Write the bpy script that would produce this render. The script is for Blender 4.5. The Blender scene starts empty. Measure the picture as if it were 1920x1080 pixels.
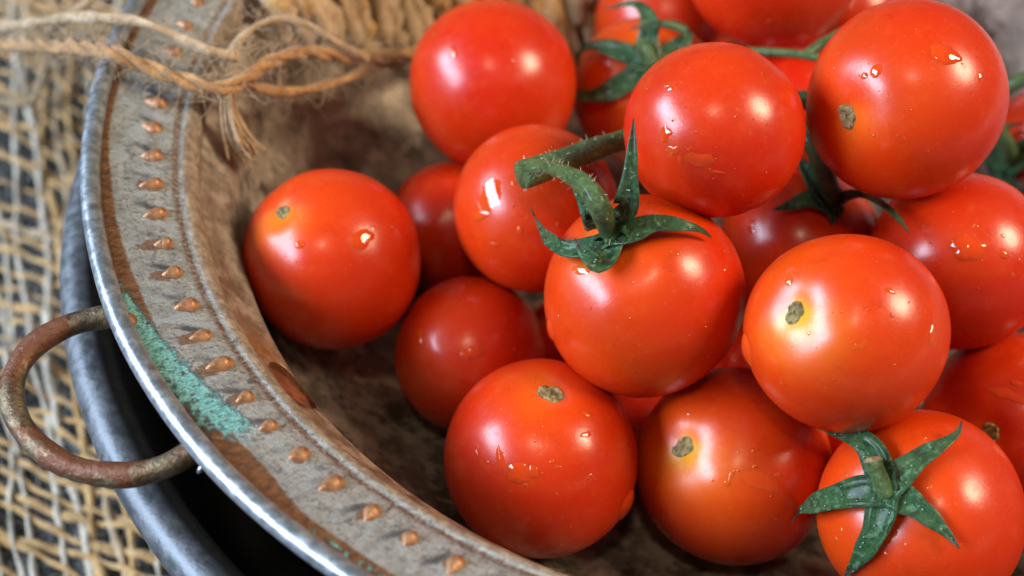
import bpy, bmesh, math, random
import numpy as np
from mathutils import Vector, Matrix

# ------------------------------------------------------------------ camera, light, exposure
S = 0.01                                   # lengths below are written in centimetres
scene = bpy.context.scene
PITCH, HFOV = math.radians(49), math.radians(40)
EYE = np.array([0.0, 0.0, 26.0])
FPX = 960 / math.tan(HFOV / 2)
AX = np.array([1.0, 0, 0])
AU = np.array([0, math.sin(PITCH), math.cos(PITCH)])
AF = np.array([0, math.cos(PITCH), -math.sin(PITCH)])

cam = bpy.data.cameras.new('camera')
cam_ob = bpy.data.objects.new('camera', cam)
scene.collection.objects.link(cam_ob)
cam_ob.location = EYE * S
cam_ob.rotation_euler = (math.pi / 2 - PITCH, 0, 0)
cam.sensor_width = 36
cam.angle = HFOV
cam.clip_start, cam.clip_end = 0.01, 20
cam.dof.use_dof = True
cam.dof.focus_distance = 0.2235
cam.dof.aperture_fstop = 12.0
scene.camera = cam_ob

world = bpy.data.worlds.new('World')
scene.world = world
world.use_nodes = True
world.node_tree.nodes['Background'].inputs[0].default_value = (1.0, 0.95, 0.90, 1)
world.node_tree.nodes['Background'].inputs[1].default_value = 0.09


def area_lamp(name, direction, dist, sx, sy, power, colour, shape='RECTANGLE', roll=0.0, target=(4.0, 17.0, 7.0)):
    l = bpy.data.lights.new(name, 'AREA')
    l.shape = shape
    l.size, l.size_y = sx, sy
    l.energy, l.color = power, colour
    o = bpy.data.objects.new(name, l)
    scene.collection.objects.link(o)
    d = Vector(direction).normalized()
    o.location = Vector(target) * S + d * dist
    o.rotation_euler = (d.to_track_quat('Z', 'Y').to_matrix() @ Matrix.Rotation(roll, 3, 'Z')).to_euler()
    return o


area_lamp('window_light', (-0.86, -0.10, 0.50), 1.25, 0.38, 1.05, 30.0, (0.66, 0.80, 1.0), roll=math.radians(90))
area_lamp('room_lamp', (0.74, -0.03, 0.68), 1.1, 0.42, 0.42, 12.0, (1.0, 0.80, 0.55), 'DISK')
area_lamp('ceiling_lamp', (-0.08, -0.36, 0.93), 1.6, 0.14, 0.14, 3.2, (1.0, 0.80, 0.55), 'DISK')

scene.render.engine = 'CYCLES'
scene.cycles.use_denoising = True
scene.cycles.max_bounces = 8
scene.cycles.caustics_reflective = False
scene.cycles.caustics_refractive = False
scene.cycles.sample_clamp_indirect = 6
scene.view_settings.view_transform = 'Standard'
scene.view_settings.look = 'None'
scene.view_settings.exposure = 0.22
scene.view_settings.gamma = 1.0

# ------------------------------------------------------------------ helpers
rng = random.Random(7)
nrng = np.random.default_rng(7)
COL = scene.collection


def ray(px, py):
    return (px - 960) / FPX * AX - (py - 540) / FPX * AU + AF


def at_z(px, py, z):                       # point of the place at height z
    d = ray(px, py)
    return EYE + d * ((z - EYE[2]) / d[2])


def at_d(px, py, depth):                   # point at a distance along the lens axis
    return EYE + ray(px, py) * depth


def tag(o, label=None, cat=None, group=None, kind=None):
    if label: o['label'] = label
    if cat: o['category'] = cat
    if group: o['group'] = group
    if kind: o['kind'] = kind
    return o


def empty(name, loc, label=None, cat=None, group=None):
    o = bpy.data.objects.new(name, None)
    o.empty_display_size = 0.01
    COL.objects.link(o)
    o.location = np.asarray(loc, float) * S
    return tag(o, label, cat, group)


def mesh_ob(name, verts, faces, mat, parent=None, origin=(0, 0, 0), smooth=True, attrs=None, mesh=None):
    """verts in cm, world oriented; origin = world position (cm) of the object's own origin"""
    v = (np.asarray(verts, float) - np.asarray(origin, float)) * S
    me = bpy.data.meshes.new(name)
    me.from_pydata(v.tolist(), [], [tuple(int(i) for i in f) for f in faces])
    if smooth:
        me.polygons.foreach_set('use_smooth', [True] * len(me.polygons))
    for k, vals in (attrs or {}).items():
        a = me.attributes.new(k, 'FLOAT', 'POINT')
        a.data.foreach_set('value', np.asarray(vals, np.float32))
    me.materials.append(mat)
    me.update()
    return place(name, me, parent, origin)


def root_loc(p):
    """world location (m) of a parent chain of unrotated objects"""
    t = Vector((0, 0, 0))
    while p is not None:
        t += p.location
        p = p.parent
    return t


def place(name, me, parent, origin):
    o = bpy.data.objects.new(name, me)
    COL.objects.link(o)
    loc = Vector(np.asarray(origin, float) * S)
    if parent is not None:
        o.parent = parent
        loc = loc - root_loc(parent)
    o.location = loc
    return o


def merge(parts):
    V, Fc, n = [], [], 0
    for v, f in parts:
        V.append(np.asarray(v, float))
        Fc.extend([tuple(i + n for i in q) for q in f])
        n += len(v)
    return np.concatenate(V), Fc


def spline(pts, n):
    """Catmull-Rom through pts, n samples, uniform in chord length"""
    P = np.asarray(pts, float)
    if len(P) == 2:
        return P[0] + (P[1] - P[0]) * np.linspace(0, 1, n)[:, None]
    E = np.vstack([2 * P[0] - P[1], P, 2 * P[-1] - P[-2]])
    out = []
    for i in range(1, len(E) - 2):
        p0, p1, p2, p3 = E[i - 1:i + 3]
        for t in np.linspace(0, 1, 16, endpoint=False):
            out.append(0.5 * ((2 * p1) + (-p0 + p2) * t + (2 * p0 - 5 * p1 + 4 * p2 - p3) * t * t + (-p0 + 3 * p1 - 3 * p2 + p3) * t ** 3))
    out.append(P[-1])
    out = np.array(out)
    s = np.r_[0, np.cumsum(np.linalg.norm(np.diff(out, axis=0), axis=1))]
    u = np.linspace(0, s[-1], n)
    return np.stack([np.interp(u, s, out[:, k]) for k in range(out.shape[1])], 1)


def frames(P, up=None):
    T = np.gradient(P, axis=0)
    T /= np.linalg.norm(T, axis=1)[:, None] + 1e-12
    N = np.zeros_like(P)
    ref = np.array([0, 0, 1.0]) if up is None else np.asarray(up, float)
    if abs(T[0] @ ref) > 0.95: ref = np.array([1.0, 0, 0])
    n = ref - T[0] * (ref @ T[0])
    n /= np.linalg.norm(n)
    for i in range(len(P)):
        n = n - T[i] * (n @ T[i])
        n /= np.linalg.norm(n) + 1e-12
        N[i] = n
    return T, N, np.cross(T, N)


def tube(P, rad, seg=8, twist=0.0, plies=0, amp=0.2, cap=True):
    """a tube along P; plies > 0 gives a twisted yarn section"""
    P = np.asarray(P, float)
    T, N, B = frames(P)
    rad = np.full(len(P), rad) if np.isscalar(rad) else np.asarray(rad, float)
    s = np.r_[0, np.cumsum(np.linalg.norm(np.diff(P, axis=0), axis=1))]
    ph = np.linspace(0, 2 * math.pi, seg, endpoint=False)
    V = []
    for i in range(len(P)):
        k = 1.0 if not plies else 1 + amp * np.cos(plies * ph - twist * s[i])
        V.append(P[i] + (rad[i] * k * np.cos(ph))[:, None] * N[i] + (rad[i] * k * np.sin(ph))[:, None] * B[i])
    V = np.concatenate(V)
    Fc = []
    for i in range(len(P) - 1):
        a, b = i * seg, (i + 1) * seg
        for j in range(seg):
            k = (j + 1) % seg
            Fc.append((a + j, a + k, b + k, b + j))
    if cap:
        Fc.append(tuple(range(seg - 1, -1, -1)))
        e = (len(P) - 1) * seg
        Fc.append(tuple(e + j for j in range(seg)))
    return V, Fc


def revolve(prof, nseg, centre, closed=True, wob=None):
    """closed profile of (radius, height) turned round the vertical axis at centre"""
    prof = np.asarray(prof, float)
    th = np.linspace(0, 2 * math.pi, nseg, endpoint=False)
    m = len(prof)
    V = np.zeros((nseg, m, 3))
    for i, t in enumerate(th):
        R, Z = prof[:, 0].copy(), prof[:, 1].copy()
        if wob is not None: R, Z = wob(t, R, Z)
        V[i, :, 0] = centre[0] + R * math.cos(t)
        V[i, :, 1] = centre[1] + R * math.sin(t)
        V[i, :, 2] = Z
    Fc = []
    last = m if closed else m - 1
    for i in range(nseg):
        j = (i + 1) % nseg
        for k in range(last):
            l = (k + 1) % m
            Fc.append((i * m + k, j * m + k, j * m + l, i * m + l))
    return V.reshape(-1, 3), Fc


# ------------------------------------------------------------------ materials
class Mat:
    """small node-building helper"""
    def __init__(self, name, rough=0.5, metal=0.0, base=(0.5, 0.5, 0.5)):
        self.m = bpy.data.materials.new(name)
        self.m.use_nodes = True
        self.nt = self.m.node_tree
        self.b = self.nt.nodes['Principled BSDF']
        self.set('Roughness', rough)
        self.set('Metallic', metal)
        self.set('Base Color', base)

    def set(self, key, val):
        i = self.b.inputs[key]
        if isinstance(val, bpy.types.NodeSocket): self.nt.links.new(val, i)
        elif hasattr(val, '__len__') and len(val) == 3 and i.type == 'RGBA': i.default_value = (*val, 1)
        else: i.default_value = val

    def node(self, t, **kw):
        n = self.nt.nodes.new(t)
        for k, v in kw.items(): setattr(n, k, v)
        return n

    def put(self, sock, val):
        if isinstance(val, bpy.types.NodeSocket): self.nt.links.new(val, sock)
        elif hasattr(val, '__len__') and len(val) == 3 and sock.type == 'RGBA': sock.default_value = (*val, 1)
        else: sock.default_value = val

    def coord(self):
        return self.node('ShaderNodeTexCoord').outputs['Object']

    def attr(self, name):
        return self.node('ShaderNodeAttribute', attribute_name=name).outputs['Fac']

    def noise(self, scale, detail=4, rough=0.55, vec=None, dist=0.0):
        n = self.node('ShaderNodeTexNoise')
        n.inputs['Scale'].default_value = scale
        n.inputs['Detail'].default_value = detail
        n.inputs['Roughness'].default_value = rough
        n.inputs['Distortion'].default_value = dist
        self.nt.links.new(vec if vec is not None else self.coord(), n.inputs['Vector'])
        return n.outputs['Fac']

    def math(self, op, a, b=0.0, c=0.0, clamp=False):
        n = self.node('ShaderNodeMath', operation=op, use_clamp=clamp)
        for i, v in enumerate((a, b, c)): self.put(n.inputs[i], v)
        return n.outputs[0]

    def step(self, v, lo, hi, a=0.0, b=1.0):
        n = self.node('ShaderNodeMapRange', interpolation_type='SMOOTHSTEP')
        for i, x in enumerate((v, lo, hi, a, b)): self.put(n.inputs[i], x)
        return n.outputs[0]

    def mix(self, f, a, b):
        n = self.node('ShaderNodeMix', data_type='RGBA')
        self.put(n.inputs[0], f)
        self.put(n.inputs[6], a)
        self.put(n.inputs[7], b)
        return n.outputs[2]

    def bump(self, h, strength=0.3, dist=0.0005, prev=None):
        n = self.node('ShaderNodeBump')
        n.inputs['Strength'].default_value = strength
        n.inputs['Distance'].default_value = dist
        self.put(n.inputs['Height'], h)
        if prev is not None: self.nt.links.new(prev, n.inputs['Normal'])
        self.nt.links.new(n.outputs[0], self.b.inputs['Normal'])
        return n.outputs[0]

    def xyz(self):
        n = self.node('ShaderNodeSeparateXYZ')
        self.nt.links.new(self.coord(), n.inputs[0])
        return n.outputs

    def polar(self):
        """radius (cm), angle (degrees 0..360), height (cm) about the object's own axis"""
        x, y, z = self.xyz()
        r = self.math('MULTIPLY', self.math('SQRT', self.math('ADD', self.math('MULTIPLY', x, x), self.math('MULTIPLY', y, y))), 100)
        a = self.math('MULTIPLY', self.math('ARCTAN2', y, x), 180 / math.pi)
        a = self.math('ADD', a, self.math('MULTIPLY', self.math('LESS_THAN', a, 0.0), 360))
        return r, a, self.math('MULTIPLY', z, 100)

    def combine(self, x, y, z):
        n = self.node('ShaderNodeCombineXYZ')
        for i, v in enumerate((x, y, z)): self.put(n.inputs[i], v)
        return n.outputs[0]


def tomato_colour(m):
    y = m.attr('yellow')
    bl = m.attr('blush')
    n = m.noise(90, 3)
    c = m.mix(bl, (0.54, 0.014, 0.003), (0.67, 0.066, 0.003))
    c = m.mix(m.step(n, 0.35, 0.75, 0.0, 0.35), c, (0.58, 0.030, 0.005))
    c = m.mix(m.step(m.noise(320, 5, 0.65), 0.48, 0.72, 0.0, 0.22), c, (0.68, 0.09, 0.012))
    c = m.mix(m.step(m.noise(210, 4, 0.6, m.combine(*[m.math('ADD', q, 0.37) for q in m.xyz()])), 0.54, 0.74, 0.0, 0.35), c, (0.46, 0.014, 0.004))
    c = m.mix(m.step(y, 0.0, 0.5), c, (0.72, 0.125, 0.006))
    c = m.mix(m.step(y, 0.45, 1.0), c, (0.72, 0.36, 0.012))
    speck = m.step(m.noise(1500, 2), 0.66, 0.74, 0.0, 0.34)
    return m.mix(speck, c, (0.78, 0.16, 0.05))


def make_tomato_mat(name, rough, wet):
    m = Mat(name, rough)
    col_ = tomato_colour(m)
    m.set('Base Color', m.mix(0.25, col_, (0.80, 0.12, 0.02)) if wet else col_)
    m.set('Subsurface Weight', 0.28)
    m.set('Subsurface Radius', (1.0, 0.22, 0.08))
    m.set('Subsurface Scale', 0.0035)
    m.set('IOR', 1.46 if not wet else 1.36)
    if not wet:
        m.set('Roughness', m.math('ADD', m.step(m.noise(130, 3), 0.3, 0.7, rough - 0.04, rough + 0.05), m.step(m.noise(700, 4, 0.65), 0.5, 0.75, 0.0, 0.10)))
        m.set('Specular IOR Level', 0.50)
        m.set('Coat Weight', 0.12)
        m.set('Coat Roughness', 0.20)
        nb = m.bump(m.noise(2400, 2), 0.18, 0.0001, None)
        m.bump(m.noise(260, 3), 0.05, 0.0006, nb)
    else:
        m.set('Coat Weight', 1.0)
        m.set('Coat Roughness', 0.02)
        m.set('Coat IOR', 1.36)
    return m.m


M = {}
M['skin'] = make_tomato_mat('tomato_skin', 0.285, False)
M['drop'] = make_tomato_mat('water_on_skin', 0.06, True)

m = Mat('stem_scar_cork', 0.75)
n1 = m.noise(900, 4, 0.65)
c = m.mix(m.step(n1, 0.35, 0.6), (0.15, 0.10, 0.035), (0.38, 0.29, 0.12))
c = m.mix(m.step(m.noise(1300, 3, 0.6), 0.52, 0.66), c, (0.13, 0.062, 0.030))
m.set('Base Color', c)
m.bump(n1, 1.0, 0.0010)
M['scar'] = m.m


def green_mat(name, dark, mid, pale, rough=0.42):
    m = Mat(name, rough)
    x = m.noise(420, 4, 0.6)
    c = m.mix(m.step(x, 0.35, 0.55), dark, mid)
    c = m.mix(m.step(m.noise(900, 4, 0.65), 0.5, 0.7), c, pale)
    t = m.attr('tip')
    c = m.mix(m.step(t, 0.78, 1.0), c, (0.07, 0.05, 0.035))
    m.set('Base Color', c)
    m.set('Subsurface Weight', 0.08)
    m.set('Subsurface Scale', 0.001)
    m.bump(m.noise(1300, 5, 0.75), 1.0, 0.0008)
    m.set('Coat Weight', 0.2)
    m.set('Coat Roughness', 0.2)
    return m.m


M['sepal'] = green_mat('sepal_green', (0.006, 0.036, 0.007), (0.024, 0.105, 0.028), (0.11, 0.27, 0.13), 0.52)
M['stem'] = green_mat('stem_green', (0.035, 0.072, 0.016), (0.075, 0.145, 0.036), (0.13, 0.22, 0.08), 0.45)
m = Mat('plant_hair', 0.5, base=(0.62, 0.66, 0.5)); M['hair'] = m.m
m = Mat('dry_stem_end', 0.8)
m.set('Base Color', m.mix(m.step(m.noise(800), 0.4, 0.6), (0.17, 0.09, 0.04), (0.33, 0.24, 0.12)))
M['dry'] = m.m
m = Mat('clear_dew', 0.06, base=(0.20, 0.34, 0.25)); m.set('Coat Weight', 1.0); m.set('Coat Roughness', 0.03); M['dew'] = m.m


def yarn_mat(name, a, b, d):
    m = Mat(name, 0.85)
    n = m.noise(260, 4, 0.6)
    c = m.mix(m.step(n, 0.35, 0.65), a, b)
    c = m.mix(m.step(m.noise(1400, 3, 0.6), 0.5, 0.72), c, d)
    m.set('Base Color', c)
    m.set('Sheen Weight', 0.3)
    m.set('Sheen Roughness', 0.6)
    m.bump(m.noise(2200, 3, 0.6), 0.7, 0.0006)
    return m.m


M['yarn_pale'] = yarn_mat('jute_yarn_pale', (0.46, 0.41, 0.32), (0.68, 0.62, 0.50), (0.30, 0.25, 0.18))
M['yarn_tan'] = yarn_mat('jute_yarn_tan', (0.46, 0.26, 0.075), (0.66, 0.42, 0.155), (0.25, 0.135, 0.045))
M['yarn_fringe'] = yarn_mat('jute_fringe', (0.42, 0.29, 0.155), (0.62, 0.47, 0.29), (0.26, 0.17, 0.095))
M['twine'] = yarn_mat('jute_twine', (0.37, 0.18, 0.055), (0.58, 0.33, 0.11), (0.19, 0.085, 0.03))
M['fibre'] = yarn_mat('jute_fibre', (0.40, 0.40, 0.37), (0.62, 0.62, 0.58), (0.3, 0.26, 0.2))

m = Mat('dark_slate', 0.6)
m.set('Base Color', m.mix(m.step(m.noise(120), 0.35, 0.7), (0.025, 0.030, 0.034), (0.075, 0.085, 0.09)))
m.bump(m.noise(400), 0.5, 0.001)
M['table'] = m.m

# tinned copper lip
m = Mat('tinned_copper_lip', 0.45, 0.35)
r, a, z = m.polar()
tang = m.combine(m.math('MULTIPLY', a, 0.30), m.math('MULTIPLY', r, 1.6), z)
tang2 = m.combine(m.math('MULTIPLY', a, 0.9), m.math('MULTIPLY', r, 2.2), z)
wob = m.noise(0.35, 3, 0.5, m.combine(m.math('MULTIPLY', a, 0.16), 0.0, 3.1))
grain = m.noise(2.2, 5, 0.65, tang)
smear = m.noise(1.7, 5, 0.7, tang2)
fine = m.noise(9.0, 4, 0.65, tang)
tin = m.mix(m.step(grain, 0.3, 0.7), (0.33, 0.345, 0.34), (0.54, 0.56, 0.55))
tin = m.mix(m.step(fine, 0.48, 0.68, 0, 0.7), tin, (0.19, 0.175, 0.145))
tin = m.mix(m.step(smear, 0.52, 0.68, 0, 0.85), tin, (0.10, 0.105, 0.11))
cop = m.mix(m.step(m.noise(2.0, 4, 0.6, tang2), 0.35, 0.65), (0.17, 0.082, 0.042), (0.30, 0.155, 0.080))
fc = m.node('ShaderNodeFloatCurve')
cv = fc.mapping.curves[0]
pts_ = [(0, 11.95), (150, 11.95), (168, 12.00), (182, 12.00), (189, 11.97), (194, 11.92), (198, 11.87), (203, 11.83), (206, 11.81), (215, 11.80), (223, 11.78), (226.5, 11.83), (230, 11.92), (236, 11.93), (260, 11.9), (360, 11.95)]
cv.points[0].location, cv.points[1].location = (0, (pts_[0][1] - 11.5)), (1, (pts_[-1][1] - 11.5))
for x_, y_ in pts_[1:-1]: cv.points.new(x_ / 360, y_ - 11.5)
fc.mapping.update()
m.put(fc.inputs['Value'], m.math('DIVIDE', a, 360))
edge = m.math('ADD', fc.outputs[0], 11.5)
edge = m.math('ADD', edge, m.math('MULTIPLY', m.math('SUBTRACT', fine, 0.5), 0.12))
edge = m.math('ADD', edge, m.math('MULTIPLY', m.math('SUBTRACT', wob, 0.5), 0.25))
# bosses: worn copper round each, dark hammer smear beside it
bp = m.math('SUBTRACT', m.math('FRACT', m.math('ADD', m.math('DIVIDE', m.math('SUBTRACT', a, 195.75), 360 / 97), 0.5)), 0.5)
bt = m.math('MULTIPLY', bp, 0.731)
br = m.math('SUBTRACT', r, 11.27)
jag = m.math('MULTIPLY', m.math('SUBTRACT', m.noise(3.2, 5, 0.7, tang2), 0.5), 1.5)
tail = m.step(blot0 := m.noise(0.9, 2, 0.5, m.combine(m.math('MULTIPLY', a, 0.2), 0.0, 5.0)), 0.46, 0.70, 0.12, 0.40)
brs = m.math('DIVIDE', m.math('SUBTRACT', br, m.math('MULTIPLY', tail, 0.35)), tail)
bd = m.math('SQRT', m.math('ADD', m.math('MULTIPLY', brs, brs), m.math('POWER', m.math('DIVIDE', bt, 0.17), 2.0)))
patch = m.step(m.math('ADD', bd, jag), 0.66, 0.86, 1.0, 0.0)
sb = m.math('ADD', bt, 0.19)
sr = m.math('SUBTRACT', br, 0.06)
sd = m.math('SQRT', m.math('ADD', m.math('POWER', m.math('DIVIDE', m.math('ADD', sb, m.math('MULTIPLY', sr, 0.5)), 0.10), 2.0), m.math('POWER', m.math('DIVIDE', sr, 0.28), 2.0)))
dark = m.math('MULTIPLY', m.step(m.math('ADD', sd, m.math('MULTIPLY', jag, 1.3)), 0.2, 1.3, 1.0, 0.0), m.step(m.noise(0.8, 2, 0.5, m.combine(m.math('MULTIPLY', a, 0.22), 2.0, 9.0)), 0.35, 0.6, 0.25, 0.9))
tin = m.mix(m.step(m.noise(0.9, 3, 0.6, tang2), 0.48, 0.62, 0, 0.7), tin, (0.48, 0.54, 0.57))
tin = m.mix(dark, tin, (0.075, 0.080, 0.088))
tin = m.mix(m.math('MULTIPLY', patch, 0.85), tin, m.mix(m.step(fine, 0.35, 0.65), (0.17, 0.088, 0.048), (0.30, 0.165, 0.090)))
c = m.mix(m.step(r, m.math('SUBTRACT', edge, 0.03), m.math('ADD', edge, 0.03)), tin, cop)
# thin bare line at the inner edge
line = m.math('MULTIPLY', m.step(r, 10.82, 10.86), m.step(r, 10.90, 10.98, 1.0, 0.0))
c = m.mix(m.math('MULTIPLY', line, m.step(fine, 0.35, 0.6, 0.25, 0.85)), c, (0.18, 0.075, 0.042))
ridge = m.step(r, 10.74, 10.80, 1.0, 0.0)
c = m.mix(ridge, c, m.mix(m.step(m.noise(4.0, 5, 0.7, tang), 0.35, 0.7), (0.17, 0.125, 0.090), (0.36, 0.295, 0.225)))
# verdigris crust
va = m.math('ADD', a, m.math('MULTIPLY', m.math('SUBTRACT', grain, 0.5), 6.0))
inner_edge = m.math('SUBTRACT', 12.02, m.math('MULTIPLY', m.math('SUBTRACT', va, 205.0), 0.036))
zone = m.math('MULTIPLY', m.step(va, 203.6, 205.0), m.step(va, 220.5, 222.0, 1.0, 0.0))
zone = m.math('MULTIPLY', zone, m.step(m.math('ADD', r, m.math('MULTIPLY', m.math('SUBTRACT', fine, 0.5), 0.25)), m.math('SUBTRACT', inner_edge, 0.08), m.math('ADD', inner_edge, 0.02)))
c = m.mix(m.math('MULTIPLY', zone, 0.85), c, m.mix(m.step(fine, 0.4, 0.6), (0.070, 0.052, 0.045), (0.13, 0.115, 0.105)))
near = m.step(m.math('SUBTRACT', r, inner_edge), 0.30, 0.62, 1.0, 0.0)
vn = m.noise(3.2, 5, 0.72, m.combine(m.math('MULTIPLY', a, 0.55), m.math('MULTIPLY', r, 2.4), 1.3))
verd = m.math('MULTIPLY', zone, m.step(m.math('ADD', vn, m.math('MULTIPLY', near, 0.19)), 0.52, 0.66))
zone2 = m.math('MULTIPLY', m.math('MULTIPLY', m.step(va, 231, 232.5), m.step(va, 236, 238, 1.0, 0.0)), m.step(r, 11.95, 12.05))
verd = m.math('MAXIMUM', verd, m.math('MULTIPLY', zone2, m.step(vn, 0.5, 0.6)))
teal = m.mix(m.step(m.noise(7.0, 4, 0.6, tang2), 0.35, 0.65), (0.085, 0.33, 0.33), (0.27, 0.57, 0.56))
c = m.mix(verd, c, teal)
m.set('Base Color', c)
m.set('Metallic', m.math('MULTIPLY', m.math('SUBTRACT', 1.0, m.math('MAXIMUM', verd, ridge)), 0.60))
m.set('Roughness', m.math('ADD', m.math('ADD', m.step(smear, 0.3, 0.7, 0.32, 0.50), m.math('MULTIPLY', ridge, 0.22)), m.math('MULTIPLY', verd, 0.35), clamp=True))
nb = m.bump(fine, 0.6, 0.0006)
m.bump(m.math('MULTIPLY', verd, m.math('ADD', vn, 0.3)), 0.8, 0.0012, nb)
M['lip'] = m.m

# rolled wire rim: worn bright metal
m = Mat('worn_tin_rim', 0.36, 0.75)
g = m.noise(500, 4, 0.65)
c = m.mix(m.step(g, 0.35, 0.7), (0.28, 0.32, 0.36), (0.46, 0.51, 0.56))
c = m.mix(m.step(m.noise(160, 4, 0.6), 0.55, 0.70, 0, 0.7), c, (0.22, 0.15, 0.11))
m.set('Base Color', c)
m.set('Roughness', m.step(g, 0.3, 0.7, 0.30, 0.48))
m.bump(m.noise(700, 3), 0.25, 0.0003)
M['rim'] = m.m

# basin
m = Mat('aged_copper_basin', 0.55, 0.15)
r, a, z = m.polar()
ring = m.combine(m.math('MULTIPLY', a, 0.05), m.math('MULTIPLY', r, 0.9), m.math('MULTIPLY', z, 2.2))
n0 = m.noise(45, 5, 0.62)
n1 = m.noise(170, 5, 0.68)
n2 = m.noise(2.6, 5, 0.65, ring)
c = m.mix(m.step(n0, 0.36, 0.64), (0.120, 0.098, 0.078), (0.300, 0.250, 0.195))
c = m.mix(m.step(n1, 0.43, 0.60, 0, 0.85), c, (0.48, 0.415, 0.335))
c = m.mix(m.step(m.noise(120, 5, 0.7), 0.50, 0.64, 0, 0.85), c, (0.045, 0.033, 0.027))
wall = m.step(z, 6.6, 7.8)
c = m.mix(m.math('MULTIPLY', wall, m.step(n2, 0.42, 0.60, 0.25, 0.85)), c, m.mix(m.step(n1, 0.35, 0.65), (0.25, 0.18, 0.13), (0.48, 0.40, 0.315)))
c = m.mix(m.math('MULTIPLY', wall, m.step(n2, 0.60, 0.68, 0, 0.8)), c, (0.10, 0.070, 0.050))
halo = m.math('MULTIPLY', m.math('MULTIPLY', m.step(a, 206.5, 210.5), m.step(a, 211.0, 214, 1.0, 0.0)), m.step(z, 7.2, 7.6))
c = m.mix(m.math('MULTIPLY', halo, 0.75), c, (0.30, 0.13, 0.035))
m.set('Base Color', c)
scr = m.noise(14.0, 4, 0.7, m.combine(m.math('MULTIPLY', a, 0.035), m.math('MULTIPLY', r, 1.6), m.math('MULTIPLY', z, 1.6)))
c = m.mix(m.step(scr, 0.56, 0.66, 0.0, 0.45), c, (0.42, 0.36, 0.29))
m.set('Base Color', c)
m.set('Metallic', 0.45)
m.set('Roughness', m.step(n1, 0.3, 0.7, 0.32, 0.55))
nb = m.bump(scr, 0.3, 0.0004)
nb = m.bump(n1, 0.45, 0.0008, nb)
m.bump(m.noise(700, 4, 0.7), 0.35, 0.0004, nb)
M['basin'] = m.m
m = Mat('rusty_recess', 0.65)
m.set('Base Color', m.mix(m.step(m.noise(300, 4), 0.35, 0.65), (0.12, 0.035, 0.015), (0.24, 0.075, 0.030)))
m.bump(m.noise(900, 3), 0.4, 0.0005)
M['recess'] = m.m

m = Mat('bare_copper_boss', 0.30, 0.35)
g = m.noise(600, 3)
m.set('Base Color', m.mix(m.step(g, 0.3, 0.7), (0.22, 0.105, 0.050), (0.44, 0.22, 0.105)))
m.set('Roughness', m.step(g, 0.3, 0.7, 0.32, 0.52))
m.bump(m.noise(900, 4, 0.6), 0.5, 0.0004)
M['boss'] = m.m

m = Mat('rusty_iron_handle', 0.4, 0.7)
g = m.noise(210, 4, 0.6)
h2 = m.noise(110, 3, 0.6)
c = m.mix(m.step(g, 0.35, 0.65), (0.13, 0.095, 0.060), (0.30, 0.235, 0.15))
c = m.mix(m.step(m.math('ADD', h2, m.math('MULTIPLY', m.math('SUBTRACT', m.noise(700, 4, 0.7), 0.5), 0.5)), 0.44, 0.58), c, (0.15, 0.055, 0.025))
c = m.mix(m.step(m.noise(330, 4, 0.65), 0.62, 0.72, 0, 0.8), c, (0.24, 0.11, 0.045))
m.set('Base Color', c)
m.set('Metallic', m.step(h2, 0.46, 0.62, 0.8, 0.25))
m.set('Roughness', m.step(m.noise(900, 4, 0.7), 0.3, 0.7, 0.32, 0.62))
nb = m.bump(g, 0.5, 0.0007)
m.bump(m.noise(1100, 4, 0.7), 0.6, 0.0005, nb)
M['handle'] = m.m

m = Mat('dark_steel_pan', 0.38, 0.75)
r, a, z = m.polar()
g = m.noise(350, 4, 0.65)
c = m.mix(m.step(g, 0.35, 0.68), (0.10, 0.11, 0.12), (0.19, 0.205, 0.225))
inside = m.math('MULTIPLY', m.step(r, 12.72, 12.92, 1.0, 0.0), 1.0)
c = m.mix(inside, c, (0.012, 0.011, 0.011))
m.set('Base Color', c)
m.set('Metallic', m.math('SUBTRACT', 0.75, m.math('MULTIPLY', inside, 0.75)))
m.set('Roughness', m.step(g, 0.3, 0.7, 0.44, 0.60))
m.bump(m.noise(900, 3), 0.25, 0.0003)
M['pan'] = m.m

# ------------------------------------------------------------------ setting
v = [(-60, -20, -0.3), (70, -20, -0.3), (70, 90, -0.3), (-60, 90, -0.3)]
tag(mesh_ob('table', v, [(0, 1, 2, 3)], M['table'], smooth=False), 'dark slate table top under the burlap', 'table', kind='structure')

CX, CY = 4.756, 19.764                      # axis of the pan and the colander


def pol(ang, R, z):
    t = math.radians(ang)
    return np.array([CX + R * math.cos(t), CY + R * math.sin(t), z])


# ------------------------------------------------------------------ burlap under the pan
def cloth_height(x, y):
    far = max(0.0, min(1.0, (y - 21.0) / 9.0)) * max(0.0, min(1.0, (-5.5 - x) / 4.0))
    h = 0.25 + 0.18 * math.sin(0.9 * x + 0.5 * y) + 0.15 * math.sin(0.55 * y - 0.3 * x + 1.0)
    h += far * (1.1 + 0.4 * math.sin(0.8 * x + 0.2 * y))
    h += 0.9 * math.exp(-((y - 19.6 - 0.25 * (x + 11)) / 0.7) ** 2) * max(0, min(1, (-9.0 - x) / 2))
    return h


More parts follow.
